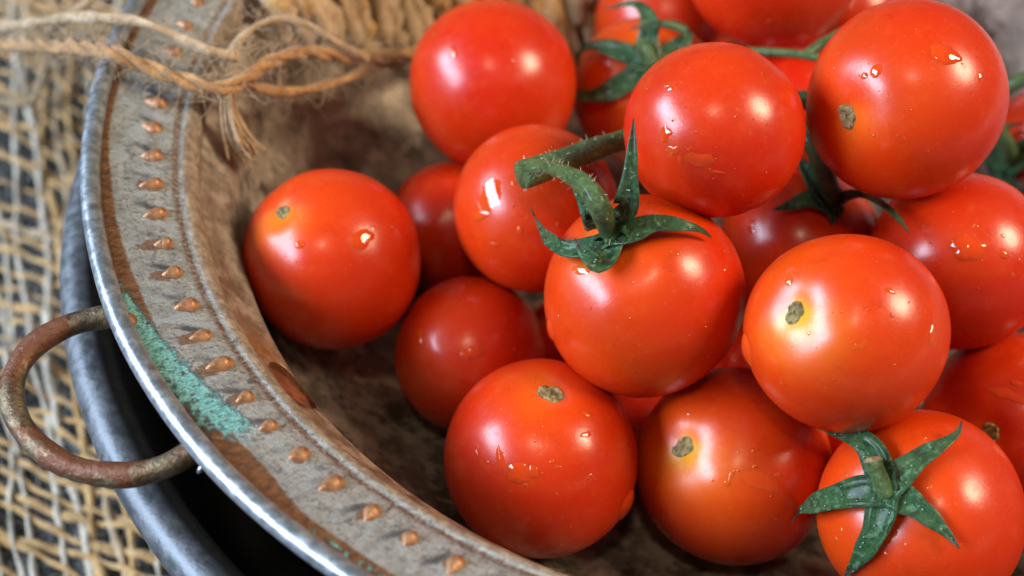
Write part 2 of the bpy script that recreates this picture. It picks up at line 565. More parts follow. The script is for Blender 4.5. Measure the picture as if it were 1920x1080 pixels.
def yarn_along(origin, direction, other, k, length, phase, spacing, base_r, other_spacing):
    n = int(length / 0.16)
    d = np.array(direction) / np.linalg.norm(direction)
    o = np.array([-d[1], d[0]])
    ph1, ph2 = rng.uniform(0, 6.28), rng.uniform(0, 6.28)
    pts = []
    a1, a2 = rng.uniform(0.05, 0.15), rng.uniform(0.03, 0.10)
    for i in range(n):
        s = i * length / (n - 1)
        w = a1 * math.sin(0.55 * s + ph1) + a2 * math.sin(1.7 * s + ph2) + 0.22 * math.sin(0.23 * s + 0.35 * k * 0.3)
        p = np.array(origin) + d * s + o * w
        sgn = math.sin(math.pi * (s / other_spacing) + phase)
        pts.append((p[0], p[1], cloth_height(p[0], p[1]) + 0.06 * sgn))
    return np.array(pts)


def clip_runs(P, keep):
    runs, cur = [], []
    for p in P:
        if keep(p): cur.append(p)
        else:
            if len(cur) > 6: runs.append(np.array(cur))
            cur = []
    if len(cur) > 6: runs.append(np.array(cur))
    return runs


def in_view_zone(p):
    return -17.5 < p[0] < -4.0 and 9.0 < p[1] < 38 and math.hypot(p[0] - CX, p[1] - CY) > 11.6


burlap = empty('burlap_cloth', (-9, 20, 0), 'loosely woven tan burlap cloth spread under the pan at left', 'cloth')
TAN_DIR, PALE_DIR = np.array([0.91, -0.41]), np.array([0.26, -0.966])
SP = 0.52
cen = np.array([-11.0, 22.0])
cr = abs(TAN_DIR[0] * PALE_DIR[1] - TAN_DIR[1] * PALE_DIR[0])
for kind, d, q in (('yarn_tan', TAN_DIR, PALE_DIR), ('yarn_pale', PALE_DIR, TAN_DIR)):
    for k in range(-48, 49):
        jit = rng.uniform(-0.17, 0.17)
        o = cen + q * (k * SP + jit) / cr * cr - d * 22
        P = yarn_along(o, d, q, k, 44, math.pi * k + (0 if kind == 'yarn_tan' else math.pi), SP, 0.1, SP)
        for run in clip_runs(P, in_view_zone):
            rad = rng.uniform(0.055, 0.095)
            rr = rad * (1 + 0.22 * np.interp(np.arange(len(run)), np.arange(0, len(run) + 5, 5), nrng.normal(0, 1, len(np.arange(0, len(run) + 5, 5)))).clip(-1, 1.6))
            V, Fc = tube(run, rr, 8, twist=rng.uniform(5, 8), plies=2, amp=0.16)
            mt = M[kind] if rng.random() > (0.12 if kind == 'yarn_tan' else 0.35) else M['yarn_fringe' if rng.random() < 0.4 else 'yarn_tan']
            mesh_ob('yarn', V, Fc, mt, burlap)


def fuzz(n, sampler, lmin, lmax, r0, mat, parent, name='fibres'):
    parts = []
    for _ in range(n):
        p, up = sampler()
        d = nrng.normal(0, 1, 3)
        d[2] *= 0.5
        d /= np.linalg.norm(d)
        b = np.cross(d, nrng.normal(0, 1, 3)); b /= np.linalg.norm(b)
        L = rng.uniform(lmin, lmax)
        c = rng.uniform(-0.5, 0.5)
        pts = [p + d * L * t + b * c * L * math.sin(2.6 * t) for t in (0, 0.33, 0.66, 1.0)]
        pts = [np.array([x[0], x[1], max(x[2], up)]) for x in pts]
        parts.append(tube(pts, [r0, r0, r0 * 0.8, r0 * 0.4], 3, cap=False))
    V, Fc = merge(parts)
    return tag(mesh_ob(name, V, Fc, mat, parent), kind='stuff')


def cloth_sample():
    while True:
        x, y = rng.uniform(-16, -5), rng.uniform(10, 35)
        if in_view_zone((x, y)):
            return np.array([x, y, cloth_height(x, y) + rng.uniform(-0.3, 0.12)]), -0.25


fuzz(5500, cloth_sample, 0.3, 1.1, 0.007, M['fibre'], burlap)

# ------------------------------------------------------------------ pan under the colander
pan = empty('metal_pan', (CX, CY, 0.3), 'dark grey metal pan with rounded rim holding the copper colander', 'pan')
pr = []
for k in range(19):                        # rounded rim
    t = math.radians(200 - k * 12.2)
    pr.append((12.93 + 0.42 * math.cos(-t + math.pi), 6.62 + 0.40 * math.sin(t - math.pi) * -1))
prof = [(12.50, 6.2)]
for k in range(17):
    t = math.pi - k * math.pi * 1.12 / 16
    prof.append((12.93 + 0.42 * math.cos(t), 6.52 + 0.42 * math.sin(t)))
prof += [(12.95, 6.2), (12.6, 4.0), (12.1, 1.2), (11.4, 0.5), (0.01, 0.4), (0.01, 0.7), (11.2, 0.8), (11.8, 1.4), (12.2, 4.0), (12.4, 5.6)]
V, Fc = revolve(prof, 256, (CX, CY))
mesh_ob('pan_body', V, Fc, M['pan'], pan, (CX, CY, 0.3))

# ------------------------------------------------------------------ colander
col = empty('copper_colander', (CX, CY, 0.7), 'old tinned copper colander bowl with punched bosses and green verdigris holding tomatoes', 'colander')


def dent(t, R, Z):
    w = 0.035 * math.sin(3 * t + 0.6) + 0.02 * math.sin(7 * t) + 0.008 * math.sin(23 * t)
    return R + w * 0.5, Z + w * 0.4


prof = [(12.295 + 0.175 * math.cos(t), 8.94 + 0.175 * math.sin(t)) for t in np.linspace(0, 2 * math.pi, 16, endpoint=False)]
V, Fc = revolve(prof, 400, (CX, CY), wob=dent)
mesh_ob('rolled_rim', V, Fc, M['rim'], col, (CX, CY, 0.0))
top = [(12.22, 8.98), (12.04, 8.92), (11.85, 8.86), (11.6, 8.79), (11.3, 8.71), (11.05, 8.63), (10.96, 8.60), (10.90, 8.56), (10.85, 8.535),
       (10.80, 8.535), (10.74, 8.535), (10.66, 8.49), (10.61, 8.42), (10.58, 8.35), (10.56, 8.30), (10.545, 8.20), (10.54, 8.08)]
bot = [(10.66, 8.08), (10.70, 8.30), (10.85, 8.38), (11.05, 8.48), (11.6, 8.64), (12.0, 8.76), (12.20, 8.82)]
V, Fc = revolve(top + bot, 480, (CX, CY), wob=dent)
mesh_ob('lip', V, Fc, M['lip'], col, (CX, CY, 0.0))

inner = [(10.57, 8.14), (10.53, 8.05), (10.46, 7.96), (10.40, 7.87), (10.30, 7.73), (10.20, 7.60), (10.10, 7.46), (10.03, 7.34), (9.985, 7.20), (9.97, 7.0), (9.96, 6.75), (9.93, 6.4), (9.84, 6.0), (9.62, 5.5), (9.25, 5.0), (8.75, 4.5), (8.2, 4.12), (7.6, 3.8), (6.5, 3.4), (5, 3.1), (2.5, 3.0), (0.02, 2.95)]
outer = [(0.02, 2.5), (5, 2.65), (6.6, 2.95), (7.8, 3.4), (9.0, 4.2), (9.9, 5.25), (10.45, 6.4), (10.62, 7.3), (10.66, 8.10)]
V, Fc = revolve(inner + outer, 288, (CX, CY))
basin = mesh_ob('basin', V, Fc, M['basin'], col, (CX, CY, 0.0))
basin.data.materials.append(M['recess'])
# oval recess punched in the wall
HA = 215.2
hc = pol(HA, 10.22, 7.62)
tg = np.array([-math.sin(math.radians(HA)), math.cos(math.radians(HA)), -0.05])
tg /= np.linalg.norm(tg)
nr = np.array([-math.cos(math.radians(HA)) * 0.80, -math.sin(math.radians(HA)) * 0.80, 0.60])
nr /= np.linalg.norm(nr)
bn = np.cross(nr, tg)
ph = np.linspace(0, 2 * math.pi, 40, endpoint=False)
ringv = [hc + tg * 0.56 * math.cos(p) + bn * 0.46 * math.sin(p) * (1 + 0.12 * math.cos(p)) for p in ph]
V = [q - nr * 0.12 for q in ringv] + [q + nr * 0.8 for q in ringv]
n = len(ph)
Fc = [(j, (j + 1) % n, n + (j + 1) % n, n + j) for j in range(n)] + [tuple(range(n - 1, -1, -1)), tuple(range(n, 2 * n))]
cutter = mesh_ob('cutter', V, Fc, M['recess'], None, (CX, CY, 0.0), smooth=False)
md = basin.modifiers.new('recess', 'BOOLEAN')
md.operation, md.object, md.solver = 'DIFFERENCE', cutter, 'EXACT'
md.material_mode = 'TRANSFER'
bpy.context.view_layer.update()
dg = bpy.context.evaluated_depsgraph_get()
newm = bpy.data.meshes.new_from_object(basin.evaluated_get(dg))
basin.modifiers.clear()
basin.data = newm
newm.name = 'basin'
cm = cutter.data
bpy.data.objects.remove(cutter)
bpy.data.meshes.remove(cm)
V, Fc = revolve([(6.2, 2.86), (6.2, 0.72), (6.5, 0.72), (6.5, 2.95)], 96, (CX, CY))
mesh_ob('foot_ring', V, Fc, M['basin'], col, (CX, CY, 0.0))


def boss_mesh():
    """drop-shaped punched boss, round head inwards (-x), tail outwards (+x)"""
    V, Fc = [], []
    nr_, ns = 6, 16
    for i in range(nr_ + 1):
        s = i / nr_
        for j in range(ns):
            p = 2 * math.pi * j / ns
            cx_ = math.cos(p)
            x = 0.185 * cx_ + (0.07 * cx_ ** 3 if cx_ > 0 else 0)
            y = 0.165 * math.sin(p) * (1 - 0.45 * max(cx_, 0) ** 1.5)
            h = 0.11 * (1 - s ** 2.2)
            V.append((x * s - 0.035 * (1 - s), y * s, h - 0.014))
    for i in range(nr_):
        for j in range(ns):
            k = (j + 1) % ns
            if i == 0: Fc.append((j, (i + 1) * ns + j, (i + 1) * ns + k))
            else: Fc.append((i * ns + j, (i + 1) * ns + j, (i + 1) * ns + k, i * ns + k))
    me = bpy.data.meshes.new('boss')
    me.from_pydata([tuple(c * S for c in q) for q in V], [], Fc)
    me.polygons.foreach_set('use_smooth', [True] * len(me.polygons))
    me.materials.append(M['boss'])
    return me


bm_ = boss_mesh()
for k in range(97):
    ang = 195.75 + k * 360 / 97 + rng.uniform(-0.25, 0.25)
    R = 11.27 + 0.07 * math.sin(math.radians(ang) * 3) + rng.uniform(-0.03, 0.03)
    o = place('boss', bm_, col, pol(ang, R, 8.70))
    sc = rng.uniform(0.72, 1.0)
    o.scale = (sc * rng.uniform(0.9, 1.15), sc, rng.uniform(0.8, 1.25))
    o.rotation_euler = (0, math.radians(-13.5), math.radians(ang + rng.uniform(-14, 14)))

# rusty loop handle under the rim
hp = [(250, 598, 8.35), (205, 594, 8.4), (130, 610, 8.4), (60, 652, 8.35), (25, 712, 8.3), (28, 775, 8.25), (70, 835, 8.2), (140, 878, 8.2), (230, 891, 8.25), (300, 878, 8.3), (360, 848, 8.35), (400, 820, 8.35)]
P = spline([at_z(*q) for q in hp], 70)
V, Fc = tube(P, 0.195 * (1 + 0.05 * np.sin(np.arange(70) * 0.5)), 16)
handle = mesh_ob('handle', V, Fc, M['handle'], col)


def dome(c, nrm, rad, h, name, mat, parent, rings=5, seg=14):
    nrm = np.array(nrm, float) / np.linalg.norm(nrm)
    t = np.cross(nrm, [0.3, 0.9, 0.2]); t /= np.linalg.norm(t)
    b = np.cross(nrm, t)
    V, Fc = [], []
    for i in range(rings + 1):
        s = i / rings
        for j in range(seg):
            p = 2 * math.pi * j / seg
            V.append(c + (t * math.cos(p) + b * math.sin(p)) * rad * math.sin(s * math.pi / 2) + nrm * h * math.cos(s * math.pi / 2))
    for i in range(rings):
        for j in range(seg):
            k = (j + 1) % seg
            Fc.append((i * seg + j, (i + 1) * seg + j, (i + 1) * seg + k, i * seg + k) if i else (j, seg + j, seg + k))
    return mesh_ob(name, V, Fc, mat, parent)


dome(at_z(238, 603, 8.93), (0.2, 0.0, 1), 0.17, 0.11, 'rivet', M['boss'], col)
dome(at_z(405, 822, 8.86), (0.2, 0.1, 1), 0.14, 0.07, 'rivet', M['lip'], col)
V, Fc = tube(spline([at_z(388, 868, 8.8), at_z(376, 880, 8.75), at_z(371, 887, 8.7)], 6), [0.05, 0.05, 0.05, 0.05, 0.04, 0.02], 8)
mesh_ob('wire_end', V, Fc, M['rim'], col)

# ------------------------------------------------------------------ burlap draped over the back of the colander, with a frayed edge
drape = empty('draped_burlap', pol(140, 11.5, 9.0), 'frayed tan burlap cloth hanging over the back rim into the colander', 'cloth')


def wall_point(ang, s, off):
    """s = distance run from the rim crest down the inside, off = lift off the metal"""
    path = np.array([(13.6, 8.6), (12.9, 9.15), (12.3, 9.2), (11.6, 8.85), (10.9, 8.6), (10.5, 8.05), (9.98, 7.2), (9.62, 5.5), (8.75, 4.5), (7.6, 3.8), (6.5, 3.4)])
    seg = np.r_[0, np.cumsum(np.hypot(*np.diff(path, axis=0).T))] - 1.4
    R, Z = np.interp(s, seg, path[:, 0]), np.interp(s, seg, path[:, 1])
    k = np.clip((s - 1.5) / 2.0, 0, 1)
    return pol(ang, R - off * k * 0.85, Z + off * (1 - 0.5 * k))


for k in range(125):
    a0 = rng.uniform(88, 160)
    if a0 > 148 and rng.random() < 0.40: continue
    skew = np.interp(a0, (88, 130, 150, 160), (9.0, 9.0, 6.0, 3.0)) * rng.uniform(0.5, 1.3)
    send = np.interp(a0 + skew, (92, 113, 125, 137, 143, 149, 155, 161, 165, 170), (8.0, 7.4, 6.7, 5.9, 5.4, 4.9, 4.2, 3.2, 2.3, 1.6)) * rng.uniform(0.82, 1.10)
    off0 = rng.uniform(0.15, 0.75)
    n = 26
    pts = []
    w1 = rng.uniform(0, 6.3)
    for i in range(n):
        s = -1.2 + (send + 1.2) * i / (n - 1)
        f = i / (n - 1)
        pts.append(wall_point(a0 + skew * f + 0.8 * math.sin(3 * f + w1), s, off0 + 0.12 * math.sin(5 * f + w1) + 0.25 * f * f * rng.uniform(0, 1)))
    r0 = rng.uniform(0.08, 0.19)
    rr = np.full(n, r0)
    rr[-5:] *= np.array([1.1, 1.3, 1.45, 1.35, 0.7])
    V, Fc = tube(pts, rr, 8, twist=rng.uniform(4, 7), plies=3, amp=0.14)
    mesh_ob('yarn', V, Fc, M['yarn_fringe'] if rng.random() < 0.8 else M['yarn_tan'], drape)
for k in range(14):
    s0 = -0.9 + k * 0.46
    aa = np.linspace(90, 163 - 3.0 * k + rng.uniform(-4, 4), 44)
    pts = [wall_point(x, s0 + 0.07 * math.sin(x * 0.9 + k), 0.28 + 0.12 * math.sin(x * 0.8 + 2 * k)) for x in aa]
    V, Fc = tube(pts, rng.uniform(0.09, 0.13), 8, twist=6, plies=3, amp=0.14)
    mesh_ob('yarn', V, Fc, M['yarn_tan'], drape)


def drape_sample():
    a0 = rng.uniform(98, 164)
    s = rng.uniform(0, np.interp(a0, (98, 118, 135, 150, 164), (7.0, 6.8, 5.8, 4.8, 3.4)))
    return wall_point(a0, s, rng.uniform(0.1, 0.6)), 2.9


fuzz(2200, drape_sample, 0.4, 1.3, 0.009, M['yarn_fringe'], drape)

# ------------------------------------------------------------------ loose twine and strands over the rim
def plied(path, r, plies, pitch, mat, parent, n=120):
    P = spline(path, n)
    T, N, B = frames(P)
    s = np.r_[0, np.cumsum(np.linalg.norm(np.diff(P, axis=0), axis=1))]
    for k in range(plies):
        ph = 2 * math.pi * k / plies + 2 * math.pi * s / pitch
        rr = r * 0.62 * (1 + 0.35 * np.sin(s * 1.3 + k * 2) * np.sin(s * 0.47 + k))
        Q = P + (np.cos(ph) * rr)[:, None] * N + (np.sin(ph) * rr)[:, None] * B
        V, Fc = tube(Q, r * 0.56 * (1 + 0.15 * np.sin(s * 3.3 + 1.7 * k)), 8, twist=9, plies=2, amp=0.1)
        mesh_ob('ply', V, Fc, mat, parent)
    return P


def strand_fuzz(P, n, L, mat, parent, spread=0.12):
    def smp():
        return P[rng.randrange(len(P))] + nrng.normal(0, spread, 3), -5.0
    fuzz(n, smp, L * 0.3, L, 0.006, mat, parent)


tw = empty('jute_twine', at_z(220, 105, 9.3), 'thick orange-brown twisted jute twine lying across the colander rim', 'twine')
path = [at_z(-60, 88, 6.6), at_z(0, 84, 7.2), at_z(90, 86, 8.2), at_z(170, 90, 9.0), at_z(215, 100, 9.38), at_z(270, 125, 9.2), at_z(330, 147, 9.05), at_z(415, 166, 8.9), at_z(470, 138, 8.75),
        at_z(520, 110, 8.5), at_z(580, 98, 8.1), at_z(650, 108, 7.5), at_z(720, 110, 6.7), at_z(790, 98, 5.9), at_z(870, 92, 5.2), at_z(960, 80, 4.8)]
P = plied(path, 0.125, 3, 2.0, M['twine'], tw, 170)
strand_fuzz(P, 750, 1.0, M['yarn_fringe'], tw)
Q = spline([at_z(425, 168, 8.85), at_z(428, 205, 8.5), at_z(440, 245, 8.1), at_z(462, 285, 7.7)], 24)
parts = []
for k in range(130):
    j = nrng.normal(0, 1, 3)
    f = np.linspace(0, 1, 24)[:, None]
    parts.append(tube(Q + j * (0.045 + 0.06 * f ** 1.4) + 0.05 * np.sin(4 * f + k) * f, [0.022] * 23 + [0.01], 5))
V, Fc = merge(parts)
tag(mesh_ob('frayed_tail', V, Fc, M['yarn_fringe'], tw), 'frayed tan tail of the twine hanging into the bowl', kind='stuff')


def strand(label, pts, r, mat, n=60, plies=2):
    e = empty('jute_strand', pts[len(pts) // 2], label, 'strand', 'loose jute strands by the colander rim')
    P = spline(pts, n)
    rr = r * (1 + 0.15 * np.sin(np.linspace(0, 14, n)))
    V, Fc = tube(P, rr, 9, twist=5, plies=plies, amp=0.14)
    mesh_ob('yarn', V, Fc, mat, e)
    strand_fuzz(P, 150, 0.9, M['yarn_fringe'], e, 0.08)


strand('pale jute strand arching over the rim above the thick twine', [at_z(-40, 54, 6.8), at_z(40, 46, 7.6), at_z(120, 34, 8.6), at_z(200, 34, 9.35), at_z(270, 44, 9.5), at_z(330, 68, 9.3), at_z(390, 95, 9.2), at_z(445, 106, 9.0)], 0.10, M['yarn_fringe'])
strand('thin brown jute strand looping up below the burlap fringe', [at_z(418, 122, 8.9), at_z(440, 85, 8.8), at_z(475, 52, 8.7), at_z(520, 36, 8.6), at_z(575, 46, 8.4), at_z(630, 78, 8.0), at_z(690, 112, 7.4)], 0.07, M['yarn_fringe'])
strand('brown jute strand sagging under the twine beside the back tomato', [at_z(440, 150, 8.8), at_z(490, 166, 8.3), at_z(550, 172, 8.0), at_z(630, 155, 7.6), at_z(700, 126, 6.7), at_z(775, 108, 5.8), at_z(850, 104, 5.0)], 0.09, M['twine'])
strand('pale jute strand running to the top edge at far left', [at_z(90, 60, 7.9), at_z(125, 32, 8.4), at_z(160, 10, 8.8), at_z(200, -25, 9.0)], 0.09, M['yarn_fringe'])
strand('bent thin jute strand lying on the burlap at the left edge', [at_z(-30, 190, 3.2), at_z(20, 193, 3.2), at_z(58, 190, 3.3), at_z(74, 160, 3.6), at_z(88, 115, 3.9), at_z(100, 80, 4.2)], 0.075, M['yarn_fringe'])

# ------------------------------------------------------------------ tomatoes
TOM = {'1': [-3.307, 17.424, 6.751, 1.653], '2': [-1.242, 20.111, 4.725, 1.397], '3': [-0.393, 21.994, 7.014, 1.723], '4': [0.443, 18.132, 7.362, 1.536], '5': [2.232, 15.536, 7.922, 1.708],
       '6': [3.363, 17.37, 10.005, 1.486], '7': [6.694, 18.105, 10.039, 1.687], '8': [5.314, 14.173, 8.607, 1.598], '9': [7.951, 16.837, 7.357, 1.59], '10': [0.487, 13.673, 5.791, 1.69],
       '11': [3.889, 13.86, 5.299, 1.724], '12': [6.644, 12.262, 6.308, 1.667], '13': [-0.782, 16.418, 5.217, 1.454], '14': [9.089, 14.87, 5.136, 1.644], '15': [5.513, 18.205, 6.147, 1.552],
       '16': [2.847, 22.871, 6.079, 1.572], '17': [3.562, 26.296, 5.18, 1.625], '18': [5.41, 24.304, 8.383, 1.818], '19': [6.111, 22.78, 5.507, 1.441], '20': [11.657, 22.505, 5.026, 1.16],
       'F1': [1.218, 17.413, 4.112, 1.112], 'F2': [4.25, 16.75, 4.35, 1.10], 'F5': [2.35, 15.55, 3.93, 0.93], 'F3': [6.34, 15.439, 4.252, 1.187], 'F4': [7.896, 26.513, 5.244, 1.316]}
# stretch of the outline: across, along
ASP = {'1': (0.985, 1.01), '3': (0.995, 1.01), '5': (0.99, 1.01), '6': (1.015, 0.975), '7': (0.975, 1.015), '10': (0.985, 1.005), '12': (0.995, 1.0), '13': (0.985, 1.01)}
# where the stalk joins: a point in the photograph's view of that tomato, or a direction when it faces away
POLE = {'1': (525, 392), '5': (1145, 450), '7': (1580, 220), '8': (1480, 582), '10': (1035, 731), '11': (1272, 835), '12': (1660, 925), '14': (1855, 812), '15': (1562, 385), '16': (1216, 118), '20': (1890, 300)}
AWAY = {'2': (0.2, 0.6, -0.7), '3': (-0.2, 0.7, -0.6), '4': (0.5, 0.75, -0.3), '6': (0.55, 0.80, 0.1), '9': (0.5, 0.8, 0.2), '13': (0.4, 0.5, -0.75), '17': (0, 0.3, -1), '18': (0.3, -0.3, -0.9), '19': (0, 0.5, -1), 'F1': (0, 0, -1), 'F2': (0.5, 0, -1), 'F5': (0, 0.3, -1), 'F3': (0, 0.5, -1), 'F4': (0, 1, 0.2)}
HALO = {'8': 0.85, '11': 0.72, '1': 0.55, '7': 0.35, '10': 0.28, '14': 0.2, '12': 0.25, '5': 0.45, '16': 0.6, '15': 0.2, '4': 0.45, '20': 0.2}
DIMPLE = {'8': (0.085, 0.36), '11': (0.080, 0.34), '7': (0.055, 0.32), '12': (0.07, 0.34), '5': (0.07, 0.32)}
BLUSH = {'19': 0.0, 'F2': 0.0, 'F5': 0.0, 'F1': 0.0, 'F3': 0.0, '1': 0.45, '2': 0.4, '3': 0.35, '4': 0.60, '5': 0.60, '6': 0.35, '7': 0.45, '8': 0.60, '9': 0.25, '10': 0.40, '11': 0.60, '12': 0.60, '13': 0.50, '14': 0.25, '15': 0.30, '16': 0.85, '17': 0.5, '18': 0.15}
LABEL = {
    '1': 'tomato lying apart from the heap against the bowl wall, orange round its stem scar',
    '2': 'small shaded tomato wedged behind the tomato that lies apart',
    '3': 'smooth tomato at the back beside the loose twine',
    '4': 'orange-red tomato with a jagged wet white patch, behind the cut vine end',
    '5': 'large tomato at the heap centre with green calyx and bent stalk joined to the vine',
    '6': 'scarless tomato on top of the heap, covering the vine',
    '7': 'large tomato high in the upper right corner with a brown scar and big water drop',
    '8': 'tomato with a grey scar ringed in bright yellow, resting above the star calyx tomato',
    '9': 'tomato dotted with water at the right edge, under the large upper right tomato',
    '10': 'front tomato nearest the bowl lip with a small scar on its top',
    '11': 'deep orange tomato between the two front tomatoes, scar with yellow patch and flat water smear',
    '12': 'tomato at the lower right corner topped by a five-pointed green star calyx',
    '13': 'darker brownish-red tomato in shade under the heap\'s left side',
    '14': 'tomato cut by the right edge, brown scar half hidden behind the star calyx tomato',
    '15': 'dark shaded tomato deep in the heap under a dark green calyx',
    '16': 'orange tomato at the back with a curling bright green calyx',
    '17': 'blurred tomato at the top edge behind the curling calyx',
    '18': 'tomato cut off by the top edge, directly above the topmost tomato',
    '19': 'dark red tomato glimpsed between the two highest tomatoes',
    '20': 'small tomato at the far right edge with a dark calyx and curved green stalk',
    'F1': 'tomato almost hidden in the dark gap left of the centre tomato',
    'F2': 'tomato almost hidden in the dark gap between the centre tomato and the yellow-ringed one',
    'F5': 'tomato almost hidden in the dark gap under the centre tomato, between the two front ones',
    'F3': 'tomato almost hidden in the dark gap left of the star calyx tomato',
    'F4': 'tomato sliver at the top edge behind the large upper right tomato',
}


class Tomato:
    def __init__(s, key):
        s.key = key
        x, y, z, r = TOM[key]
        s.c, s.r = np.array([x, y, z]), r
        w = EYE - s.c
        s.back = w / np.linalg.norm(w)
        s.right = np.cross([0, 0, 1.0], s.back); s.right /= np.linalg.norm(s.right)
        s.up = np.cross(s.back, s.right)
        s.ax, s.ay = ASP.get(key, (1.0, 1.0))
        lr = random.Random('tom' + key)
        s.ph = [lr.uniform(0, 6.28) for _ in range(8)]
        s.am = [lr.uniform(0.4, 1.0) for _ in range(4)]
        s.has_pole = key in POLE
        if key in POLE: s.pole = s.dir_at(*POLE[key])
        else: s.pole = np.array(AWAY[key], float) / np.linalg.norm(AWAY[key])
        t = np.cross(s.pole, [0.31, 0.2, 0.93]); s.t1 = t / np.linalg.norm(t)
        s.t2 = np.cross(s.pole, s.t1)
        if key in ('8', '11'):              # the yellow patch spreads to one side of the scar
            d = s.right * 0.75 - s.up * 0.65
            s.ph[3] = -math.atan2(d @ s.t2, d @ s.t1)

    def dir_at(s, px, py, k=1.0):
        d = ray(px, py); d = d / np.linalg.norm(d)
        oc = EYE - s.c
        b = d @ oc
        disc = b * b - (oc @ oc - (s.r * k) ** 2)
        p = EYE + d * (-b - math.sqrt(max(disc, 0.0)))
        q = p - s.c
        return q / np.linalg.norm(q)

    def radius(s, D):
        """surface radius for unit directions D (n,3)"""
        D = np.atleast_2d(D)
        cz = np.clip(D @ s.pole, -1, 1)
        th = np.arccos(cz)
        az = np.arctan2(D @ s.t2, D @ s.t1)
        dep, wd = DIMPLE.get(s.key, (0.050, 0.26))
        k = 1 - dep * np.exp(-(th / wd) ** 2)
        if s.has_pole: k = k - 0.022 * np.exp(-(th / 0.15) ** 2)
        k += 0.010 * s.am[0] * np.cos(2 * az + s.ph[0]) * np.sin(th) ** 2 + 0.009 * s.am[1] * np.cos(3 * az + s.ph[1]) * np.sin(th)
        k += 0.016 * np.exp(-((th - 0.62) / 0.3) ** 2) * (0.6 + 0.4 * np.cos(5 * az + s.ph[2]))
        k += 0.012 * np.exp(-((math.pi - th) / 0.12) ** 2)
        X, Y = D @ s.right, D @ s.up
        k *= np.sqrt((s.ax * X) ** 2 + (s.ay * Y) ** 2 + (1 - X * X - Y * Y).clip(0))
        return k * s.r

    def colour(s, D):
        D = np.atleast_2d(D)
        th = np.arccos(np.clip(D @ s.pole, -1, 1))
        az = np.arctan2(D @ s.t2, D @ s.t1)
        h = HALO.get(s.key, 0.3)
        w = (0.31 if s.key in ('8', '11') else 0.26) + 0.16 * np.cos(az + s.ph[3]) + 0.05 * np.cos(3 * az + s.ph[4])
        yel = h * np.exp(-(th / np.maximum(w, 0.12)) ** 2) + 0.20 * h * np.exp(-(th / 0.75) ** 2)
        bl = BLUSH.get(s.key, 0.25) * (0.75 + 0.5 * np.exp(-(th / 1.0) ** 2)) + 0.16 * np.sin(3.1 * D[:, 0] + s.ph[5]) * np.sin(2.7 * D[:, 1] + s.ph[6]) + 0.12 * np.sin(5.2 * D[:, 2] + s.ph[7])
        return np.clip(yel, 0, 1), np.clip(bl, 0, 1)

    def build(s):
        s.root = empty('tomato', s.c - [0, 0, s.r], LABEL[s.key], 'tomato', 'tomatoes heaped in the colander')
        nt, na = 52, 84
        th = np.linspace(0, math.pi, nt)
        th = th - 0.10 * np.sin(2 * th)          # denser at the stalk end
        D = [s.pole]
        for t in th[1:-1]:
            for a in np.linspace(0, 2 * math.pi, na, endpoint=False):
                D.append(math.cos(t) * s.pole + math.sin(t) * (math.cos(a) * s.t1 + math.sin(a) * s.t2))
        D.append(-s.pole)
        D = np.array(D)
        V = s.c + D * s.radius(D)[:, None]
        Fc = []
        for j in range(na):
            Fc.append((0, 1 + j, 1 + (j + 1) % na))
        for i in range(nt - 3):
            for j in range(na):
                k = (j + 1) % na
                Fc.append((1 + i * na + j, 1 + (i + 1) * na + j, 1 + (i + 1) * na + k, 1 + i * na + k))
        e = len(D) - 1
        o = 1 + (nt - 3) * na
        for j in range(na):
            Fc.append((e, o + (j + 1) % na, o + j))
        y, b = s.colour(D)
        mesh_ob('fruit', V, Fc, M['skin'], s.root, s.c, attrs={'yellow': y, 'blush': b})

    def pt(s, px, py, l):
        """l < 5: lift above the skin in radii; l >= 5: distance along the lens axis"""
        if l >= 5: return at_d(px, py, l)
        d = ray(px, py); d = d / np.linalg.norm(d)
        oc = EYE - s.c
        b = d @ oc
        R = s.r * (1 + l)
        disc = b * b - (oc @ oc - R * R)
        return EYE + d * (-b - math.sqrt(max(disc, 0.0)))

    def scar(s, rad):
        """corky disc where the stalk came off, with a raised ragged ring"""
        V, Fc = [], []
        nr_, ns = 7, 28
        lr = random.Random('scar' + s.key)
        p1, p2 = lr.uniform(0, 6), lr.uniform(0, 6)
        hs = [0.020, 0.024, 0.016, 0.010, 0.016, 0.024, 0.016, -0.010]
        for i in range(nr_ + 1):
            q = i / nr_
            for j in range(ns):
                a = 2 * math.pi * j / ns
                t = rad * q * (1 + 0.07 * math.sin(3 * a + p1) + 0.05 * math.sin(5 * a + p2)) * (1 + 0.15 * math.cos(2 * a + p1))
                d = math.cos(t) * s.pole + math.sin(t) * (math.cos(a) * s.t1 + math.sin(a) * s.t2)
                V.append(s.c + d * (s.radius(d)[0] + s.r * hs[i] * (1 + 0.5 * math.sin(7 * a + i + p2))))
        for i in range(nr_):
            for j in range(ns):
                k = (j + 1) % ns
                Fc.append((i * ns + j, (i + 1) * ns + j, (i + 1) * ns + k, i * ns + k) if i else (j, ns + j, ns + k))
        mesh_ob('stem_scar', V, Fc, M['scar'], s.root, s.c)

    def drop(s, px, py, a, b, rot=0.0, h=0.30, rough=0.07, name='water_drop', collect=None, side=None):
        """a water drop or film on the skin: half sizes a, b in pixels of the photograph"""
        sc = np.linalg.norm(EYE - s.c) / FPX
        if side is None and collect is None and name == 'water_drop':
            a, b, h, rough = a * 0.85, b * 0.85, h * 0.9, rough * 0.7
        a, b = a * sc / s.r, b * sc / s.r
        d0 = s.dir_at(px, py) if side is None else side
        t = s.right - d0 * (s.right @ d0)
        t /= np.linalg.norm(t)
        u = np.cross(d0, t)
        cr_, sr_ = math.cos(rot), math.sin(rot)
        lr = random.Random(f'{s.key}{px}{py}')
        p = [lr.uniform(0, 6.28) for _ in range(4)]
